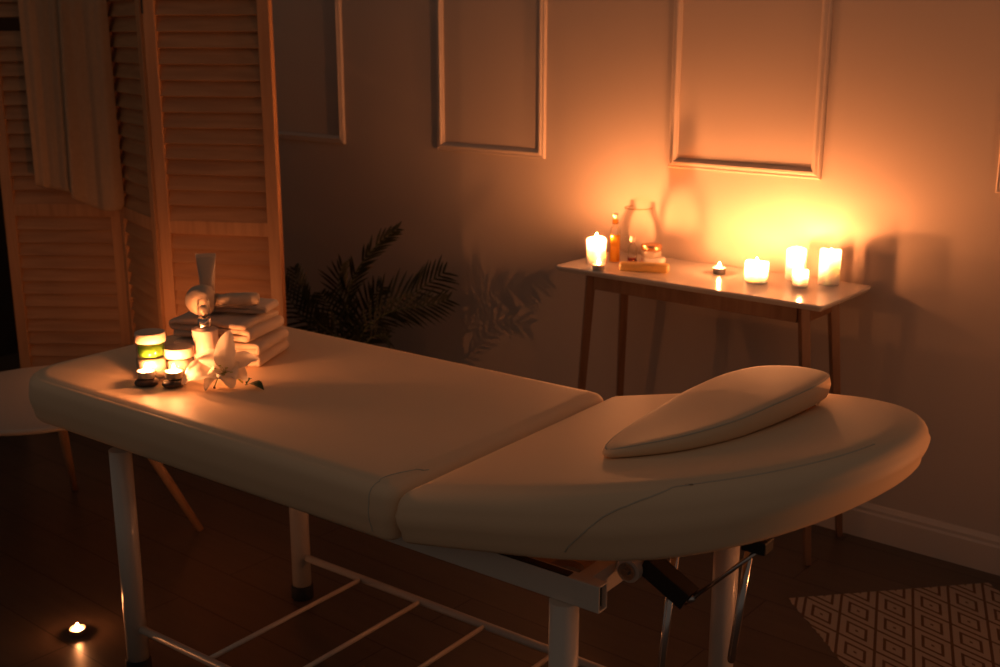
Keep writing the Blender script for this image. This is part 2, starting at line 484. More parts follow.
def rect_tube(name, p0, p1, w, h, parent, m=M['white_metal'], wall=.003):
    """hollow rectangular tube between two points, w across, h high"""
    p0, p1 = Vector(p0), Vector(p1); L_ = (p1 - p0).length; t = (p1 - p0).normalized()
    side = Vector((0, 0, 1)).cross(t).normalized(); up = Vector((0, 0, 1))
    bm = bmesh.new()
    def ring(p, k): return [bm.verts.new(p + side * a * (w / 2 - k) + up * b2 * (h / 2 - k)) for a, b2 in ((-1, -1), (1, -1), (1, 1), (-1, 1))]
    o0, o1, i0, i1 = ring(p0, 0), ring(p1, 0), ring(p0 + t * 0, wall), ring(p1, wall)
    for k in range(4):
        k2 = (k + 1) % 4
        bm.faces.new((o0[k], o0[k2], o1[k2], o1[k])); bm.faces.new((i0[k2], i0[k], i1[k], i1[k2]))
        bm.faces.new((o1[k], o1[k2], i1[k2], i1[k])); bm.faces.new((o0[k2], o0[k], i0[k], i0[k2]))
    return link(name, bm, m, parent, bevel=.0012)
RZ0, RZ1 = .545, .590
rail1 = rect_tube('frame_rail', (-1.08, .055, .5715), (.375, .055, .5715), .025, .046, table)
rail2 = rect_tube('frame_rail', (-1.08, .528, .5715), (.375, .528, .5715), .025, .046, table)
rect_tube('cross_rail', (-1.05, .0675, .5715), (-1.05, .5155, .5715), .026, .044, table)
rect_tube('cross_rail', (.332, .0675, .570), (.332, .5155, .570), .026, .046, table)
# dark sheet painting the shade inside the open rail end
bm = bmesh.new(); box(bm, .362, .366, .0455, .0645, .551, .591); link('tube_shade_sheet', bm, M['end_shade'], rail1)
# ply board with the round hole under the head section
bm = bmesh.new()
hc = Vector((.268, .112)); hr = .030; K = 32
hole = [Vector((hc.x + hr * math.cos(2 * PI * k / K), hc.y + hr * .85 * math.sin(2 * PI * k / K))) for k in range(K)]
bx0, bx1, by0, by1 = -.02, .317, .0685, .5145
outer = []
for k in range(K):
    a = 2 * PI * k / K; d = Vector((math.cos(a), math.sin(a)))
    tx = ((bx1 if d.x > 0 else bx0) - hc.x) / d.x if abs(d.x) > 1e-6 else 1e9
    ty = ((by1 if d.y > 0 else by0) - hc.y) / d.y if abs(d.y) > 1e-6 else 1e9
    outer.append(hc + d * min(tx, ty))
rs = [[bm.verts.new((p.x, p.y, z)) for p in ring] for ring, z in ((outer, .572), (hole, .572), (hole, .560), (outer, .560))]
for a, b2 in zip(rs, rs[1:] + rs[:1]):
    for k in range(K): bm.faces.new((a[k], a[(k + 1) % K], b2[(k + 1) % K], b2[k]))
link('under_board', bm, M['board'], table)
bm = bmesh.new(); box(bm, .303, .317, .070, .513, .5725, .578); link('edge_strip', bm, M['dark_metal'], table)
bm = bmesh.new(); box(bm, .05, .315, .0435, .0600, .5948, .5968); link('edge_strip', bm, M['dark_metal'], table)
# cup-shaped holder below the hole
bm = bmesh.new(); lathe(bm, [(.040, .5725), (.040, .50), (0, .50)], 32, (hc.x, hc.y, 0)); bm.verts.ensure_lookup_table()
# legs
LU = (-.865, .305)
for (u, v) in ((-.865, .042), (LU[1], .050), (-.834, .528), (.362, .525)):
    bm = bmesh.new(); tube(bm, [(u, v, .0215), (u, v, .548)], .0245, 28)
    lg = link('leg', bm, M['white_metal'], table, smooth=False, bevel=.0)
    for p in lg.data.polygons: p.use_smooth = len(p.vertices) == 4
    bm = bmesh.new(); lathe(bm, [(0, 0), (.026, 0), (.029, .004), (.0285, .034), (.0262, .039), (.0255, .039), (.0255, .021), (0, .021)], 28, (u, v, 0))
    ft = link('rubber_foot', bm, M['rubber'], lg, smooth=True)
for u0, v0, u1, v1 in ((-.841, .042, .281, .050), (-.810, .528, .338, .525)):
    bm = bmesh.new(); tube(bm, [(u0, v0, .118), (u1, v1, .118)], .0095, 14); link('shelf_rail', bm, M['white_metal'], table, smooth=True)
for k in range(5):
    u = -.616 + .195 * k
    s = (u - LU[0]) / (LU[1] - LU[0])
    bm = bmesh.new(); tube(bm, [(u, .042 + .007 * s + .009, .118), (u, .528 - .002 * s - .009, .118)], .0055, 10); link('shelf_rung', bm, M['white_metal'], table, smooth=True)
# hinge roundel, black bracket, gas rod and the two support struts of the head section
p = atV(627, 573, .13); q = atV(688, 603, .13)
bm = bmesh.new()
c0 = Vector((.372, p.y + .0, .566))
a0 = atV(629, 572, .12)
tube(bm, [(a0.x - .004, .122, a0.z), (a0.x - .004, .175, a0.z + .004)], .021, 28)
hg = link('hinge_barrel', bm, M['white_metal'], table)
bm = bmesh.new(); tube(bm, [(a0.x - .004, .117, a0.z), (a0.x - .004, .122, a0.z)], .015, 24); tube(bm, [(a0.x - .004, .112, a0.z), (a0.x - .004, .117, a0.z)], .007, 6)
link('bolt', bm, M['chrome'], hg)
q0 = atV(643, 564, .14); q1 = atV(686, 602, .14)
bm = bmesh.new()
d = (q1 - q0).normalized(); n_ = Vector((-d.z, 0, d.x)); hw = .016
for vv in (.135, .165):
    vs = []
    for yy in (vv, vv + .004):
        vs.append([bm.verts.new(Vector((pp.x, yy, pp.z)) + n_ * s * hw) for pp, s in ((q0, -1), (q1, -1), (q1, 1), (q0, 1))])
    bm.faces.new(vs[0]); bm.faces.new(vs[1][::-1])
    for k in range(4): bm.faces.new((vs[0][k], vs[0][(k + 1) % 4], vs[1][(k + 1) % 4], vs[1][k]))
vs = [[bm.verts.new(Vector((pp.x, yy, pp.z)) + n_ * hw) for pp in (q0, q1)] for yy in (.135, .169)]
bm.faces.new((vs[0][0], vs[0][1], vs[1][1], vs[1][0]))
link('pivot_bracket', bm, M['dark_metal'], table, bevel=.001)
r0_ = atV(689, 601, .15); r1_ = atV(762, 548, .15)
bm = bmesh.new(); tube(bm, [r0_ + Vector((-.008, 0, -.003)), r0_.lerp(r1_, .08)], .0065, 14); tube(bm, [r0_.lerp(r1_, .03), r1_], .0036, 12)
link('lift_rod', bm, M['chrome'], table, smooth=True)
bm = bmesh.new(); box(bm, r1_.x - .028, r1_.x + .012, .135, .165, r1_.z - .006, r1_.z + .016); link('rod_mount', bm, M['dark_metal'], table, bevel=.003)
for (xt, yt, xb, yb, V) in ((677, 540, 658, 690, .26), (752, 535, 731, 661, .34)):
    t0 = atV(xt, yt, V); t1 = atV(xb, yb, V)
    kk = min(1, (.588 + math.tan(TILT) * t0.x - t1.z) / (t0.z - t1.z)); t0 = t1.lerp(t0, kk)
    bm = bmesh.new(); d = (t1 - t0).normalized()
    tube(bm, [t0, t1 - d * .004, t1 + d * .001, t1 + d * .004], [.0075, .0075, .006, .002], 16, sx=1.0)
    link('support_strut', bm, M['chrome'], table, smooth=True)

# half-moon pillow on the head section
ctrl = [(.308, .184), (.378, .196), (.438, .230), (.486, .290), (.517, .365), (.536, .440), (.546, .500), (.540, .560), (.495, .612), (.430, .650), (.362, .660), (.315, .610), (.297, .520), (.290, .420), (.283, .320), (.287, .235)]
def catmull(P, n, closed=True):
    out = []; m_ = len(P)
    for i in range(m_ if closed else m_ - 1):
        g = (lambda k: Vector(P[k % m_])) if closed else (lambda k: Vector(P[max(0, min(m_ - 1, k))]))
        p0, p1, p2, p3 = g(i - 1), g(i), g(i + 1), g(i + 2)
        for j in range(n):
            t = j / n
            out.append(.5 * ((2 * p1) + (-p0 + p2) * t + (2 * p0 - 5 * p1 + 4 * p2 - p3) * t * t + (-p0 + 3 * p1 - 3 * p2 + p3) * t * t * t))
    if not closed: out.append(Vector(P[-1]))
    return out
ctrl = [(a - .010, b2 - .006 - .03 * max(0, b2 - .4)) for a, b2 in ctrl]
o_ = catmull(ctrl, 5)
cen = Vector((.40, .44))
bm = bmesh.new()
def pz(p, s, k):
    """thickness field: thin at the near tip"""
    d = (p - Vector((.300, .178))).length
    th = .016 + .025 * min(1, d / .28) ** .8
    return th
rings = []
for ins, fz in ((.35, 0), (.03, 0), (.008, .06), (.0, .20), (-.003, .5), (0, .80), (.02, .93), (.05, .985), (.12, 1.01), (.3, 1.03), (.55, 1.05), (.82, 1.06)):
    ring = []
    for p in o_:
        q = p.lerp(cen, ins) if ins > 0 else p + (p - cen).normalized() * (-ins)
        lift = .010 * max(0, (q.y - .30) / .35)
        ring.append(bm.verts.new(tilt((q.x, q.y, .6815 + (lift if fz > 0 or True else 0) + pz(q, 0, 0) * fz))))
    rings.append(ring)
n = len(o_)
for a, b2 in zip(rings, rings[1:]):
    for k in range(n): bm.faces.new((a[k], a[(k + 1) % n], b2[(k + 1) % n], b2[k]))
bm.faces.new(rings[0][::-1]); bm.faces.new(rings[-1])
pl = link('half_moon_pillow', bm, M['leather'], smooth=True); pl.location = TN; pl.rotation_euler = (0, 0, TA)
tag(pl, 'cream half-moon headrest pillow lying on the raised head section of the massage table', 'pillow')
bm = bmesh.new(); sp_ = []
for p in o_:
    q = p.lerp(cen, .012); sp_.append(tilt((q.x, q.y, .6815 + .010 * max(0, (q.y - .30) / .35) + pz(q, 0, 0) * .885)))
tube(bm, sp_ + sp_[:1], .0013, 6)
link('piping', bm, M['seam'], pl, smooth=True)

# ------------------------------------------------------------------ candles
def flame_mesh(bm, c, h=.022, r=.0045):
    lathe(bm, [(0, 0), (r * .6, h * .08), (r, h * .28), (r * .85, h * .5), (r * .45, h * .75), (r * .15, h * .92), (0, h)], 10, c)
def pillar(name, label, loc, r, h, group, well=.014, fh=.022, mf='flame'):
    t = thing(name, label, 'candle', loc, random.random() * 3, group)
    ph = random.random() * 6
    bm = bmesh.new()
    rw = r - .006
    prof = [(0, 0), (r * .97, 0), (r, .003), (r, h * .33), (r, h * .66), (r * .995, h - .004), (r - .0025, h), (r - .005, h - .001), (rw - .001, h - .006), (rw - .004, h - well), (rw * .5, h - well - .001), (0, h - well - .0015)]
    prof = [(q, z) for q, z in prof]
    lathe(bm, prof, 40, wob=lambda a, z: .012 * math.sin(2 * a + ph) + .006 * math.sin(5 * a + ph * 2) * (z / h))
    for v in bm.verts:
        if v.co.z > h - .010 and v.co.xy.length > rw - .003: v.co.z += .0022 * math.sin(2 * math.atan2(v.co.y, v.co.x) + ph)
    link('wax_body', bm, M['wax'], t, smooth=True)
    bm = bmesh.new(); tube(bm, [(0, 0, h - well - .0012), (.001, 0, h - well + .006), (.002, 0, h - well + .010)], .0008, 8); link('wick', bm, M['wick'], t)
    bm = bmesh.new(); flame_mesh(bm, (.001, 0, h - well + .008), fh); link('flame', bm, M[mf], t, smooth=True)
    return t
def tealight(label, loc, group=None, mflame='flame_small', r=.019, h=.016):
    t = thing('tealight', label, 'tealight', loc, 0, group)
    bm = bmesh.new(); lathe(bm, [(0, .0004), (r - .002, 0), (r - .0005, .0015), (r, h), (r + .0006, h + .0004), (r - .0006, h), (r - .0012, .0022), (0, .0018)], 32); link('cup', bm, M['alu'], t, smooth=True)
    bm = bmesh.new(); lathe(bm, [(0, .003), (r - .0018, .003), (r - .0014, h - .004), (r - .004, h - .0045), (0, h - .005)], 32); link('wax', bm, M['wax_tea'], t, smooth=True)
    bm = bmesh.new(); tube(bm, [(0, 0, h - .005), (.0005, 0, h + .002)], .0008, 8); link('wick', bm, M['wick'], t)
    bm = bmesh.new(); flame_mesh(bm, (.0005, 0, h - .001), .017, .004); link('flame', bm, M[mflame], t, smooth=True)
    return t

# ------------------------------------------------------------------ console table against the wall
TZ = .755
cw0, cw1, cn0, cn1 = -2.046, -1.187, 2.755, 3.080
cons = thing('console_table', 'narrow console table with glossy white top and brown wooden legs against the wall', 'table', (0, 0, 0), WA)
bm = bmesh.new()
ol = round_rect(cw0, cw1, cn0, cn1, (.012,) * 4, .004)
pad2(bm, ol, [(.011, TZ - .018), (.002, TZ - .008), (0, TZ - .006), (0, TZ - .002), (.0015, TZ)], 0)
link('tabletop', bm, M['top_white'], cons)
bm = bmesh.new()
la = [(-1.955, 2.82, -2.005, 2.81), (-1.955, 3.005, -2.0, 3.055), (-1.268, 2.82, -1.207, 2.823), (-1.268, 3.005, -1.218, 3.062)]
ax0, ax1, an0, an1 = -1.955, -1.268, 2.82, 3.005
box(bm, ax0 + .014, ax1 - .014, an0 - .008, an0 + .010, TZ - .070, TZ - .0185)
box(bm, ax0 + .014, ax1 - .014, an1 - .010, an1 + .008, TZ - .070, TZ - .0185)
box(bm, ax0 - .008, ax0 + .010, an0 + .014, an1 - .014, TZ - .070, TZ - .0185)
box(bm, ax1 - .010, ax1 + .008, an0 + .014, an1 - .014, TZ - .070, TZ - .0185)
link('apron', bm, M['walnut'], cons, bevel=.0015)
for (x, y, fx, fy) in la:
    bm = bmesh.new(); tube(bm, [(fx, fy, 0), (x, y, TZ - .019)], [.0125, .0195], 4)
    for v in bm.verts: pass
    lg = link('leg', bm, M['walnut'], cons, bevel=.003)
# candles
CP = 'lit pillar candles on the console table'
pillar('pillar_candle', 'lone lit pillar candle at the left end of the console table', onz(596, 263.5, TZ), .0300, .078, CP)
pillar('pillar_candle', 'low wide lit candle in the middle right of the console table', onz(756, 281.5, TZ), .0325, .057, CP, .018)
pillar('pillar_candle', 'tall lit candle partly behind the smallest candle on the console table', onz(795, 279, TZ), .0285, .089, CP, .026, .022, 'flame_deep')
pillar('pillar_candle', 'smallest lit candle, in front of a taller one on the console table', onz(799.8, 286, TZ), .0215, .046, CP, .012, .018, 'flame_small')
pillar('pillar_candle', 'tall lit candle nearest the right end of the console table', onz(828.5, 284, TZ), .0290, .098, CP, .026, .022, 'flame_deep')
TG = 'lit tealights'
tealight('tealight in front of the leftmost pillar candle on the console table', onz(598.5, 269.5, TZ), TG, 'flame_floor')
tealight('lit tealight standing alone in the middle of the console table', onz(719, 273, TZ), TG)

def bottle(name, label, cat, loc, prof, m, parts, group=None):
    t = thing(name, label, cat, loc, 0, group)
    bm = bmesh.new(); lathe(bm, prof, 32); link('bottle_body', bm, m, t, smooth=True)
    for nm_, pf, mm in parts:
        bm = bmesh.new(); lathe(bm, pf, 28); link(nm_, bm, mm, t, smooth=True)
    return t
# amber spray bottle
bottle('oil_bottle', 'slim clear bottle of amber oil with a pump top beside the left candle', 'bottle', onz(614.5, 262, TZ),
       [(0, .001), (.0155, .001), (.0165, .004), (.0165, .098), (.013, .108), (.0075, .113), (.0075, .120)], M['glass'],
       [('oil', [(0, .003), (.0150, .003), (.0150, .082), (0, .082)], M['oil']),
        ('collar', [(0, .1185), (.0095, .1185), (.0095, .132), (0, .132)], M['glass_amber']),
        ('pump_head', [(0, .1322), (.004, .1322), (.004, .140), (.008, .141), (.008, .150), (0, .151)], M['lid_beige'])])
# large glass jar
t = thing('glass_vase', 'large clear round glass vase with open mouth behind the small jars', 'vase', onz(637, 253, TZ))
bm = bmesh.new()
prof = [(0, .001), (.035, .001), (.050, .008), (.062, .035), (.065, .065), (.059, .100), (.047, .125), (.042, .135), (.0435, .145)]
lathe(bm, prof, 48); link('vase_body', bm, M['glass'], t, smooth=True)
bm = bmesh.new(); tube(bm, [(.0425 * math.cos(a), .0425 * math.sin(a), .1458) for a in [2 * PI * k / 40 for k in range(41)]], .0014, 8, False); link('rim', bm, M['glass_amber'], t, smooth=True)
# small bottle in front of vase (its own spot on the table)
bottle('essence_bottle', 'small clear round-shouldered bottle with dark liquid in front of the glass vase', 'bottle', onz(632, 264, TZ) + Vector((-.0, .0, 0)),
       [(0, .001), (.014, .001), (.0155, .004), (.0155, .050), (.010, .060), (.0065, .064), (.0065, .070)], M['glass'],
       [('liquid', [(0, .003), (.013, .003), (.013, .018), (0, .018)], M['liquid_brown']), ('stopper', [(0, .069), (.0078, .069), (.0078, .084), (0, .085)], M['lid_beige'])])
# soap slab, white soap, copper lid jar
def rbox(name, m, label, cat, loc, rz, sx, sy, sz, r=.006, mods=None):
    bm = bmesh.new(); ol = round_rect(-sx / 2, sx / 2, -sy / 2, sy / 2, (r * 2,) * 4, .004)
    pad2(bm, ol, [(r, 0), (r * .3, r * .3), (0, r), (0, sz - r), (r * .3, sz - r * .3), (r, sz)], 0)
    o = link(name, bm, m, smooth=True); o.location = loc; o.rotation_euler = (0, 0, rz); tag(o, label, cat); return o
rbox('soap_slab', M['soap'], 'flat translucent amber soap slab in front of the copper-lidded jar', 'soap', onz(644, 271, TZ) + Vector((0, 0, 0)), WA + R(24), .148, .040, .024)
bs = onz(653, 262.5, TZ)
rbox('white_soap', M['soap_white'], 'flat white soap block under the copper-lidded jar', 'soap', bs, WA + R(15), .070, .050, .018)
t = thing('cosmetic_jar', 'small cream jar with a copper lid standing on a white soap block', 'jar', bs + Vector((-.006, .002, .0185)))
bm = bmesh.new(); lathe(bm, [(0, 0), (.028, 0), (.030, .003), (.030, .016), (.027, .020), (0, .020)], 36); link('jar_body', bm, M['cream'], t, smooth=True)
bm = bmesh.new(); lathe(bm, [(0, .0205), (.031, .0205), (.032, .022), (.032, .036), (.0305, .038), (0, .038)], 36); link('lid', bm, M['lid_copper'], t, smooth=True)

# ------------------------------------------------------------------ items on the massage table
Z0 = .6820
def stone(label, loc, a, b2, h, rz):
    bm = bmesh.new(); bmesh.ops.create_icosphere(bm, subdivisions=3, radius=1)
    for v in bm.verts:
        n_ = v.co.copy(); k = 1 + .08 * noise.noise(n_ * 1.6 + Vector((loc[0] * 50, 0, 0)))
        z = max(-.62, min(.80, n_.z))
        v.co = Vector((n_.x * a * k, n_.y * b2 * k, (z + .62) * h / 1.42))
    o = link('pebble', bm, M['stone'], smooth=True); o.location = loc; o.rotation_euler = (0, 0, rz)
    tag(o, label, 'stone', 'dark flat pebbles under the tealights'); return o
s1 = onz(147, 385, Z0); s2 = onz(174.5, 386, Z0)
stone('dark flat pebble under the left tealight, before the stacked jars', s1, .026, .023, .017, .3)
stone('dark flat pebble under the right tealight, beside the lily', s2, .028, .023, .018, 1.0)
tealight('lit tealight on a pebble in front of the two stacked jars', s1 + Vector((.0, .001, .0172)), TG)
tealight('lit tealight on a pebble beside the white lily', s2 + Vector((.0, .001, .0182)), TG)
def jar(label, loc, r, hb, hl, body, lid, fill=None, hf=None):
    t = thing('cosmetic_jar', label, 'jar', loc)
    bm = bmesh.new()
    lathe(bm, [(0, 0), (r - .003, 0), (r, .004), (r, hb - .002), (r - .003, hb), (0, hb)], 40)
    link('jar_body', bm, M[body], t, smooth=True)
    if fill:
        bm = bmesh.new(); lathe(bm, [(0, .005), (r - .005, .005), (r - .004, .008), (r - .004, hf), (0, hf)], 40); link('contents', bm, M[fill], t, smooth=True)
    if hl:
        bm = bmesh.new(); lathe(bm, [(0, hb + .0003), (r * 1.0, hb + .0003), (r * 1.03, hb + .002), (r * 1.03, hb + hl - .002), (r * 1.0, hb + hl), (r * .9, hb + hl - .0004), (0, hb + hl - .0006)], 40)
        link('lid', bm, M[lid], t, smooth=True)
    return t
j1 = onz(153.5, 376.5, Z0)
jar('lower jar of cream in the stack beside the lit tealight', j1, .0350, .046, 0, 'glass', None, 'cream', .043)
jar('upper jar of green gel with a beige lid, topmost of the jar stack', j1 + Vector((-.001, .001, .0465)), .0325, .036, .022, 'glass', 'lid_beige', 'green_gel', .033)
jar('single cream jar with a beige lid between the stacked jars and the pump bottle', onz(180.5, 374, Z0), .0335, .043, .022, 'glass', 'lid_beige', 'cream', .035)
bp_ = onz(207.5, 370, Z0)
bottle('pump_bottle', 'blush pump bottle with silver collar and clear cap behind the lily', 'bottle', bp_,
       [(0, 0), (.028, 0), (.029, .003), (.029, .096), (.0275, .0985), (.013, .100), (.013, .103), (0, .103)], M['bottle'],
       [('collar', [(0, .1035), (.0145, .1035), (.015, .105), (.015, .122), (.014, .124), (0, .124)], M['chrome']),
        ('nozzle', [(0, .1242), (.004, .1242), (.004, .135), (.009, .136), (.009, .149), (.006, .153), (0, .154)], M['lid_beige']),
        ('clear_cap', [(.0140, .125), (.0140, .163), (.012, .167), (0, .168)], M['glass'])])

# folded towels
def towel(label, loc, rz, wdt, dep, layers, th, seed):
    random.seed(seed)
    # serpentine strip in x-z, extruded along y
    path = []
    x0, x1 = -wdt / 2, wdt / 2
    pt = th * .96
    for L_ in range(layers):
        z = pt / 2 + L_ * th
        xs = (x0, x1) if L_ % 2 == 0 else (x1, x0)
        if L_ == 0: path.append((xs[0], z))
        for k in range(1, 8): path.append((xs[0] + (xs[1] - xs[0]) * k / 8, z + .0012 * math.sin(k * 1.3 + L_ * 2 + seed)))
        if L_ < layers - 1:
            s = 1 if L_ % 2 == 0 else -1
            for k in range(0, 7):
                a = -PI / 2 + PI * k / 6
                path.append((xs[1] + s * (th * .55) * math.cos(a), z + th / 2 + th / 2 * math.sin(a)))
        else: path.append((xs[1], z))
    P = [Vector((x, 0, z)) for x, z in path]
    bm = bmesh.new()
    NY = 14; rings = []
    for i, p in enumerate(P):
        t_ = (P[min(i + 1, len(P) - 1)] - P[max(0, i - 1)]).normalized(); nn = Vector((-t_.z, 0, t_.x))
        hw = pt * .44
        ring = []
        # closed cross-section loop across y
        loop = [(-dep / 2 + .004, hw)] + [(-dep / 2 + dep * k / NY, hw) for k in range(1, NY)] + [(dep / 2 - .004, hw), (dep / 2, 0), (dep / 2 - .004, -hw)] + [(dep / 2 - dep * k / NY, -hw) for k in range(1, NY)] + [(-dep / 2 + .004, -hw), (-dep / 2 - .001, 0)]
        for (yy, hh) in loop:
            q = p + nn * hh; q.y = yy + .003 * math.sin(i * .7 + seed) * (1 if abs(yy) > dep * .45 else 0)
            nzv = noise.noise(Vector((q.x * 22, q.y * 22, q.z * 40 + seed))) * .0036
            q = q + nn * nzv * (1 if hh > 0 else .2)
            ring.append(bm.verts.new(q))
        rings.append(ring)
    n = len(rings[0])
    for a, b2 in zip(rings, rings[1:]):
        for k in range(n): bm.faces.new((a[k], a[(k + 1) % n], b2[(k + 1) % n], b2[k]))
    bm.faces.new(rings[0][::-1]); bm.faces.new(rings[-1])
    zmin = min(v.co.z for v in bm.verts)
    for v in bm.verts: v.co.z -= zmin
    o = link('folded_towel', bm, M['terry'], smooth=True); o.location = loc; o.rotation_euler = (0, 0, rz)
    tag(o, label, 'towel', 'stack of folded towels'); return o
tf = onz(224, 365.5, Z0)
RT = R(-13)
tdir = Vector((-math.sin(RT), math.cos(RT), 0))
tc_ = tf + tdir * .085 + Vector((-.020, 0, 0))
towel('folded cream towel at the bottom of the stack behind the lily', tc_ + Vector((0, 0, .0005)), RT, .205, .17, 4, .0140, 3)
towel('folded cream towel on top of the stack, under the herbal compress', tc_ + Vector((-.006, .004, .0595)), RT + R(-5), .19, .165, 3, .0150, 5)
towel('thin folded towel draped at the back of the towel stack', tc_ + Vector((.010, .030, .108)), RT + R(3), .17, .085, 2, .0105, 9)
ttop = .109
# herbal compress (muslin ball with wrapped handle)
hb = tc_ + Vector((-.050, -.045, ttop + .001))
t = thing('herbal_compress', 'muslin herbal massage ball with wrapped handle on top of the towels', 'massage ball', hb)
bm = bmesh.new()
bmesh.ops.create_uvsphere(bm, u_segments=40, v_segments=24, radius=.039)
for v in bm.verts:
    d = v.co.normalized()
    ang = math.atan2(d.z, d.y); k = max(0, (d.x + .1)) 
    rr = .039 * (1 + .05 * math.sin(ang * 11) * k + .03 * noise.noise(d * 3))
    v.co = d * rr; v.co.z *= .92
    if d.x > .55: v.co.x = .039 * (.55 + (d.x - .55) * .6) ; v.co.y *= .9; v.co.z *= .9
    v.co.z += .0385
link('ball', bm, M['muslin'], t, smooth=True)
bm = bmesh.new()
hp = [(.028, .004, .038), (.038, .010, .037), (.06, .018, .036), (.09, .028, .035), (.12, .036, .034), (.126, .037, .0335)]
tube(bm, hp, [.013, .0125, .0150, .0155, .0145, .010], 20); link('handle', bm, M['muslin'], t, smooth=True)
bm = bmesh.new()
for q in range(3):
    cx, cy, cz = .0310 + q * .0028, .0055 + q * .001, .0380
    tube(bm, [(cx, cy + .0140 * math.cos(a), cz + .0140 * math.sin(a)) for a in [2 * PI * k / 20 for k in range(21)]], .0014, 6, False)
link('twine', bm, M['twine'], t, smooth=True)
# squeeze tube standing behind
tb = thing('squeeze_tube', 'frosted squeeze tube with flat crimped top standing behind the herbal compress', 'tube', tc_ + Vector((-.047, .038, ttop + .0025)) + Vector((-.010, 0, 0)), R(6))
bm = bmesh.new()
def tubef(a, t_):
    z = .012 + t_ * .112
    rx = .0155 + .0080 * t_ ** 1.3; ry = .0155 * (1 - t_ ** 2.2) + .0012
    return Vector((rx * math.cos(2 * PI * a), ry * math.sin(2 * PI * a), z))
grid(bm, tubef, 32, 16); bmesh.ops.remove_doubles(bm, verts=bm.verts, dist=1e-5)
link('tube_body', bm, M['tube'], tb, smooth=True)
bm = bmesh.new(); box(bm, -.0240, .0240, -.0013, .0013, .121, .132); link('crimp', bm, M['lid_beige'], tb, bevel=.0005)
bm = bmesh.new(); lathe(bm, [(0, 0), (.0145, 0), (.0150, .001), (.0150, .0115), (0, .0118)], 28); link('cap', bm, M['lid_beige'], tb, smooth=True)

# lily
lc = onz(226, 386, Z0) + Vector((0, 0, .030))
lily = thing('lily_flower', 'white lily blossom lying open on the massage table by the tealights', 'flower', lc)
def petal(tip, width, bow, up, name='petal', cup=.012, ruff=.003, m='petal', base=(0, 0, 0), wp=.85):
    tip = Vector(tip); base = Vector(base); ax = (tip - base); L_ = ax.length; ax.normalize()
    up = Vector(up); side = ax.cross(up).normalized(); nn = side.cross(ax).normalized()
    bm = bmesh.new()
    def f(s, t_):
        w = width * (math.sin(PI * min(1, s ** wp * .985 + .012)) ** .62) + .0012
        c = (t_ - .5) * 2
        p = base + ax * L_ * s + nn * (bow * math.sin(PI * s) - bow * .35 * s * s)
        return p + side * (c * w / 2) + nn * (cup * (c * c) * math.sin(PI * s) - .0022 * math.exp(-(c / .16) ** 2) * (1 - s) + ruff * math.sin(s * 14 + c * 3) * c * c)
    grid(bm, f, 26, 12)
    o = link(name, bm, M[m], lily, smooth=True, recalc=False)
    return o
cam_d = Vector((0, -1, .55)).normalized()
petal((.012, .012, .094), .046, .008, cam_d)                    # upright
petal((-.094, -.016, -.012), .072, .018, (-.05, -.55, 1))       # big left, low
petal((-.066, .020, .034), .048, .020, (.1, -.7, 1))            # left upper
petal((.068, .030, .028), .046, .012, (0, -.8, 1))              # right upper
petal((.022, -.034, -.020), .048, .014, (.3, -1, .8))           # lower right
petal((.050, -.004, -.012), .044, .010, (0, -.7, 1))            # right low
petal((-.036, -.046, -.022), .030, .008, (-.2, -.8, 1))         # small curled front
bm = bmesh.new(); tube(bm, [(0, 0, 0), (-.004, -.018, .004), (-.011, -.036, -.008), (-.014, -.044, -.018)], [.0016, .0014, .0012, .0012], 8); link('pistil', bm, M['pistil'], lily, smooth=True)
bm = bmesh.new(); bmesh.ops.create_icosphere(bm, subdivisions=2, radius=.0026, matrix=Matrix.Translation((-.0142, -.0448, -.0195))); link('stigma', bm, M['anther'], lily, smooth=True)
for (tx, ty, tz) in ((.010, -.024, .018), (-.016, -.022, .016), (.018, -.016, .006), (-.004, -.026, .024), (.004, -.03, .004)):
    bm = bmesh.new(); tube(bm, [(0, 0, 0), (tx * .5, ty * .5, tz * .6 + .002), (tx, ty, tz)], .0007, 6); st_ = link('stamen', bm, M['pistil'], lily, smooth=True)
    bm = bmesh.new(); tube(bm, [(tx - .003, ty, tz), (tx + .003, ty - .001, tz + .001)], .0012, 6); link('anther', bm, M['pistil'], st_)
bm = bmesh.new(); tube(bm, [(0, 0, 0), (.012, .012, -.008), (.026, .020, -.022), (.034, .016, -.0275)], [.003, .003, .0022, .0018], 10); link('stem', bm, M['pistil'], lily, smooth=True)
# green leaf
lf = onz(254, 388, Z0)
leaf = thing('lily_leaf', 'small dark green leaf lying on the table right of the lily', 'leaf', lf)
def leafblade(p0, p1, w, h, name):
    p0, p1 = Vector(p0), Vector(p1); ax = p1 - p0; side = Vector((-ax.y, ax.x, 0)).normalized()
    bm = bmesh.new()
    def f(s, t_):
        c = (t_ - .5) * 2; ww = w * math.sin(PI * min(1, s ** .8 * .98 + .01))
        return p0 + ax * s + side * (c * ww / 2) + Vector((0, 0, h * math.sin(PI * s) + .004 * abs(c) * math.sin(PI * s)))
    grid(bm, f, 18, 6)
    o = link(name, bm, M['green'], leaf, smooth=True, recalc=False); return o
leafblade((-.020, .012, .003), (.026, -.020, .0015), .032, .008, 'blade')
leafblade((-.020, .014, .004), (-.012, .036, .010), .010, .004, 'blade')

# ------------------------------------------------------------------ tealight on the floor
tealight('lit tealight standing alone on the dark floor', onz(78, 634, 0), TG, 'flame_floor')

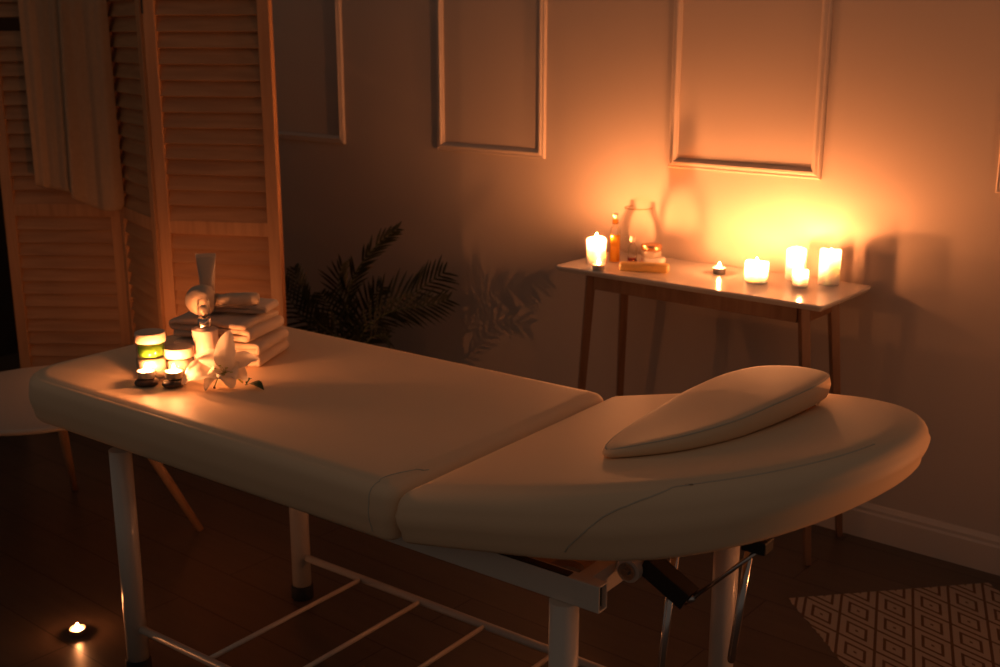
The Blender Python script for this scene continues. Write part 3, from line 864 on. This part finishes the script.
# tealight on the round table (behind the cushion) and a cluster on a stool just right of the frame
tealight('lit tealight on the round side table, behind the padded end of the massage table', Vector((-1.115, 3.335, .4502)), TG, 'flame_side')
stool_c = Vector((1.95, 1.62, 0))
stl = thing('wooden_stool', 'small round wooden stool with candles on it to the right of the massage table', 'stool', stool_c)
bm = bmesh.new(); lathe(bm, [(0, .42), (.155, .42), (.165, .428), (.165, .442), (.160, .45), (0, .45)], 40); link('seat', bm, M['oak'], stl)
for k in range(4):
    a = PI / 4 + k * PI / 2; d = Vector((math.cos(a), math.sin(a), 0))
    bm = bmesh.new(); tube(bm, [d * .165, d * .11 + Vector((0, 0, .4195))], [.011, .015], 14); link('leg', bm, M['oak'], stl, smooth=True)
for (dx, dy, r, h, lb) in ((-.07, .03, .031, .14, 'tallest lit candle on the wooden stool right of the massage table'), (.06, .05, .029, .10, 'middle-sized lit candle on the wooden stool right of the massage table'), (.0, -.07, .029, .075, 'shortest lit candle on the wooden stool right of the massage table')):
    pillar('pillar_candle', lb, stool_c + Vector((dx, dy, .4502)), r, h, 'lit candles on the wooden stool')
# ------------------------------------------------------------------ rug
rp = onz(788, 598.5, 0); rq = onz(988, 583, 0)
ra = math.atan2((rq - rp).y, (rq - rp).x)
bm = bmesh.new(); Lr = (rq - rp).length
NX, NY = 60, 80
def rf(s, t_):
    e = .0025 * math.sin(t_ * 150) if s in (0, 1) else 0
    return Vector((s * Lr + e, -t_ * .95, .006 + .0006 * noise.noise(Vector((s * 9, t_ * 12, 0)))))
g = grid(bm, rf, NX, NY)
bmesh.ops.solidify(bm, geom=bm.faces[:], thickness=.005)
zm = min(v.co.z for v in bm.verts)
for v in bm.verts: v.co.z += .0005 - zm
rug = link('area_rug', bm, M['rug'], smooth=False); rug.location = (rp.x, rp.y, 0); rug.rotation_euler = (0, 0, ra)
tag(rug, 'cream and brown woven rug with concentric diamond pattern on the floor', 'rug')

# ------------------------------------------------------------------ round side table
rc = Vector((-1.29, 3.10, 0)); RH = .45
rt = thing('round_side_table', 'low round white table with splayed wooden legs behind the massage table', 'table', rc)
bm = bmesh.new(); lathe(bm, [(0, RH - .022), (.28, RH - .022), (.305, RH - .016), (.312, RH - .008), (.310, RH - .002), (.306, RH), (0, RH)], 72); link('tabletop', bm, M['side_white'], rt, smooth=False)
for p in bpy.data.objects[rt.children[0].name].data.polygons: p.use_smooth = len(p.vertices) == 4
for a in (11.5, 103, 236):
    a = R(a); d = Vector((math.cos(a), math.sin(a), 0))
    bm = bmesh.new(); tube(bm, [d * .405, d * .19 + Vector((0, 0, RH - .0225))], [.011, .017], 16)
    link('leg', bm, M['oak'], rt, smooth=True)
bm = bmesh.new(); lathe(bm, [(0, RH - .060), (.05, RH - .060), (.05, RH - .0225), (0, RH - .0225)], 24)
for k in range(3):
    a = R((11.5, 103, 236)[k]); box(bm, 0, .19, -.014, .014, RH - .052, RH - .0225, Matrix.Rotation(a, 4, 'Z'))
link('support', bm, M['oak'], rt)

# ------------------------------------------------------------------ folding screen
SP = [Vector((-1.785, 4.13, 0)), Vector((-1.352, 4.11, 0)), Vector((-1.120, 3.76, 0)), Vector((-.704, 3.680, 0))]
scr = thing('folding_screen', 'three-panel pine folding screen with louvred slats behind the massage table', 'folding screen', (SP[1] + SP[2]) / 2)
def screen_panel(a, b2, gap=None):
    ax = (b2 - a); L_ = ax.length; ang = math.atan2(ax.y, ax.x)
    org = a - scr.location
    fr = bmesh.new(); st = .042; T = .0145; z0, z1 = .03, 1.70
    for x0, x1 in ((.002, st), (L_ - st, L_ - .002)): box(fr, x0, x1, -T, T, 0, z1)
    for q0, q1 in ((z0, z0 + .06), (.800, .845), (z1 - .06, z1)): box(fr, st - .001, L_ - st + .001, -T * .9, T * .9, q0, q1)
    o = link('screen_panel', fr, M['pine'], scr, bevel=.002)
    o.location = org; o.rotation_euler = (0, 0, ang)
    for lo, hi in ((z0 + .06, .800), (.845, z1 - .06)):
        sl = bmesh.new(); pitch = .047; n = int((hi - lo) / pitch)
        pitch = (hi - lo) / n
        for k in range(n):
            zc = lo + pitch * (k + .5)
            if gap and gap[0] < zc < gap[1]: continue
            mt = Matrix.Translation((0, 0, zc)) @ Matrix.Rotation(R(-19), 4, 'X')
            box(sl, st - .003, L_ - st + .003, -.0028, .0028, -.0275, .0275, mt)
        # real variation slat to slat comes from the wood texture
        lv = link('louvres', sl, M['pine_slat'], o, bevel=.0008)
    return o
pA = screen_panel(SP[0], SP[1], (1.452, 1.490))
pB = screen_panel(SP[1], SP[2]); pC = screen_panel(SP[2], SP[3])
for p_, zz in ((SP[1], 1.45), (SP[1], .3), (SP[2], 1.52), (SP[2], .3)):
    bm = bmesh.new(); c = p_ - scr.location
    tube(bm, [(c.x, c.y - .013, zz - .025), (c.x, c.y - .013, zz + .025)], .0045, 10)
    link('hinge', bm, M['dark_metal'], scr)

# ------------------------------------------------------------------ cloth hanging over the screen
bm = bmesh.new()
A0, A1 = SP[0], SP[1]
def bx(s):  # bottom edge, in photo coordinates
    pts = [(0, 34, 186), (.2, 48, 189), (.42, 66, 192), (.5, 73, 196), (.58, 84, 203), (.7, 97, 208), (.85, 112, 210), (.96, 122, 209), (1, 124.5, 204)]
    for (s0, x0, y0), (s1, x1, y1) in zip(pts, pts[1:]):
        if s <= s1:
            k = (s - s0) / (s1 - s0); return x0 + (x1 - x0) * k, y0 + (y1 - y0) * k
    return pts[-1][1:]
def txp(s): return 19 + s * 92
def clothf(s, t_):
    bxx, byy = bx(s)
    ztop = 1.715
    # front fall
    dep = 4.045
    fold = (.006 if s < .5 else .018) * math.sin(s * 15 + 1.2 * t_) * (.35 + .65 * t_) + .003 * math.sin(s * 47 + 2) 
    fold += .018 * (1 if s > .5 else -1)
    if t_ < .12:      # over the rail and a little down the back
        k = t_ / .12
        p = at(txp(s), 0, 4.06); zb = ztop + .004 * math.sin(PI * k) - (1 - k) ** 2 * .0
        ang = PI * (1 - k)
        y0 = 4.12 + (A1.y - A0.y) * 0
        return Vector((p.x - .015, y0 + .030 * math.cos(PI - ang) * -1 , ztop + .012 * math.sin(ang) - (.10 if k == 0 else 0)))
    k = (t_ - .12) / .88
    top = at(txp(s), 0, dep)
    bot = at(bxx, byy, dep - .005)
    top = Vector((top.x - .010, 4.082, ztop - .004))
    p = top.lerp(bot, k)
    p.y = top.y * (1 - min(1, k * 5)) + (dep - fold) * min(1, k * 5)
    return p
grid(bm, clothf, 96, 60)
bmesh.ops.smooth_vert(bm, verts=bm.verts, factor=.3, use_axis_x=False, use_axis_y=True, use_axis_z=False)
cl = link('draped_cloth', bm, M['cloth'], smooth=True, recalc=True)
sd = cl.modifiers.new('solid', 'SOLIDIFY'); sd.thickness = .003
tag(cl, 'long pale cloth hanging in folds over the left panel of the wooden screen', 'cloth')

# ------------------------------------------------------------------ potted palm
pc = Vector((-.56, 3.93, 0))
palm = thing('potted_palm', 'dark green feathery palm in a pot between the screen and the console table', 'plant', pc)
bm = bmesh.new(); lathe(bm, [(0, 0), (.085, 0), (.092, .006), (.118, .23), (.124, .235), (.124, .255), (.116, .255), (.112, .225), (0, .225)], 40); link('pot', bm, M['pot'], palm, smooth=True)
bm = bmesh.new(); lathe(bm, [(0, .2255), (.111, .2255), (.111, .232), (.06, .238), (0, .240)], 30); link('soil', bm, M['soil'], palm, smooth=True)
def zz(px, py): return (280 + px * .1948, 220 + py * .195)
FR = [ # control px in the enlarged view, depth, leaflet length, side weights (left,right), spread angle
 ([(385, 760), (350, 560), (342, 420), (375, 300), (430, 205), (510, 115), (600, 48)], 3.93, .060, .55, 22),
 ([(395, 760), (400, 600), (470, 470), (570, 420), (680, 375), (780, 310), (850, 262)], 3.90, .088, 1.0, 48),
 ([(400, 760), (410, 610), (470, 530), (570, 470), (680, 450), (790, 430), (870, 405)], 3.84, .070, 1.0, 40),
 ([(390, 760), (375, 600), (345, 480), (310, 380), (300, 300), (318, 230)], 3.97, .075, 1.0, 30),
 ([(370, 760), (330, 610), (290, 520), (245, 430), (215, 380)], 3.90, .070, 1.0, 45),
 ([(360, 760), (260, 650), (150, 540), (80, 450), (30, 380), (0, 330)], 4.00, .090, 1.0, 50),
 ([(410, 760), (430, 650), (480, 600), (530, 590), (560, 610)], 3.80, .050, 1.0, 45),
 ([(400, 760), (395, 610), (420, 500), (470, 400), (520, 340)], 4.00, .070, 1.0, 38),
 ([(380, 760), (340, 640), (280, 590), (210, 540), (170, 500)], 3.86, .065, 1.0, 48),
 ([(370, 760), (300, 640), (200, 560), (120, 400), (85, 300), (70, 240)], 4.04, .060, 1.0, 35),
]
random.seed(11)
for fi, (cps, Y, ll, sw, sprd) in enumerate(FR):
    pts3 = []
    for i, (a, b2) in enumerate(cps):
        x, y = zz(a, b2); k = i / (len(cps) - 1)
        pts3.append(at(x, y, Y + (k * k) * (.10 if fi % 2 else -.10)) - pc)
    root = Vector((.02 * math.cos(fi * 2.1), .02 * math.sin(fi * 2.1), .236))
    P = catmull([root] + [Vector(p) for p in pts3[1:]], 10, closed=False)
    n = len(P)
    bm = bmesh.new()
    tube(bm, P, [.0042 * (1 - .8 * i / (n - 1)) for i in range(n)], 6)
    fr = link('frond', bm, M['stalk'], palm, smooth=True)
    # leaflets: one mesh of blades, in the frond's own bent plane
    bm = bmesh.new()
    length = sum((P[i + 1] - P[i]).length for i in range(n - 1)); acc = 0
    start = .34
    step = .020; nxt = start * length
    for i in range(n - 1):
        seg = (P[i + 1] - P[i]).length; tdir_ = (P[i + 1] - P[i]).normalized()
        while nxt <= acc + seg:
            k = (nxt - acc) / seg; base = P[i].lerp(P[i + 1], k); s = nxt / length
            q = (s - start) / (1 - start)
            L_ = ll * 1.15 * (.55 + .75 * math.sin(PI * min(1, q * .75 + .18))) * (1.0 if q < .9 else .8)
            vd = Vector((0, 1, 0)); side = tdir_.cross(vd).normalized()
            for sgn in (-1, 1):
                if random.random() > sw and sgn > 0: continue
                al = R(sprd + 12 + random.uniform(-4, 4)) * (1 - .40 * q)
                d = (tdir_ * math.cos(al) + side * sgn * math.sin(al) + vd * random.uniform(-.2, .2)).normalized()
                Lk = L_ * random.uniform(.85, 1.12)
                wv = d.cross(vd).normalized(); wn = (wv + vd * .5 * sgn).normalized()
                w0 = .0050; pr_ = None
                for j in range(6):
                    u = j / 5; c = base + d * Lk * u + Vector((0, 0, -1)) * (Lk * .12 * u * u)
                    w = w0 * math.sin(PI * (.18 + .80 * u)) + .0002
                    a_, b_ = bm.verts.new(c - wn * w), bm.verts.new(c + wn * w)
                    if pr_: bm.faces.new((pr_[0], pr_[1], b_, a_))
                    pr_ = (a_, b_)
            nxt += step
        acc += seg
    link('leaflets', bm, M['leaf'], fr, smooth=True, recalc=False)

# ------------------------------------------------------------------ light: dim dusk ambience, the candles do the rest
w = bpy.data.worlds.new('world'); sc.world = w; w.use_nodes = True
bg = w.node_tree.nodes['Background']; bg.inputs[0].default_value = (1.0, .76, .60, 1); bg.inputs[1].default_value = .064

cam = bpy.data.cameras.new('camera'); co = bpy.data.objects.new('camera', cam); C.objects.link(co)
co.location = (0, 0, H); co.rotation_euler = (PI / 2 - PITCH, 0, 0)
cam.sensor_width = 36; cam.lens = F_PX * 36 / 1000; cam.clip_start = .05
cam.dof.use_dof = True; cam.dof.focus_distance = 2.15; cam.dof.aperture_fstop = 4.8
sc.camera = co
sc.view_settings.view_transform = 'Standard'; sc.view_settings.look = 'None'
sc.view_settings.exposure = .18; sc.view_settings.gamma = 1; sc.view_settings.use_curve_mapping = False
sc.cycles.max_bounces = 10; sc.cycles.transparent_max_bounces = 16
sc.cycles.sample_clamp_indirect = 4; sc.cycles.caustics_refractive = False; sc.cycles.caustics_reflective = False
sc.cycles.use_denoising = True
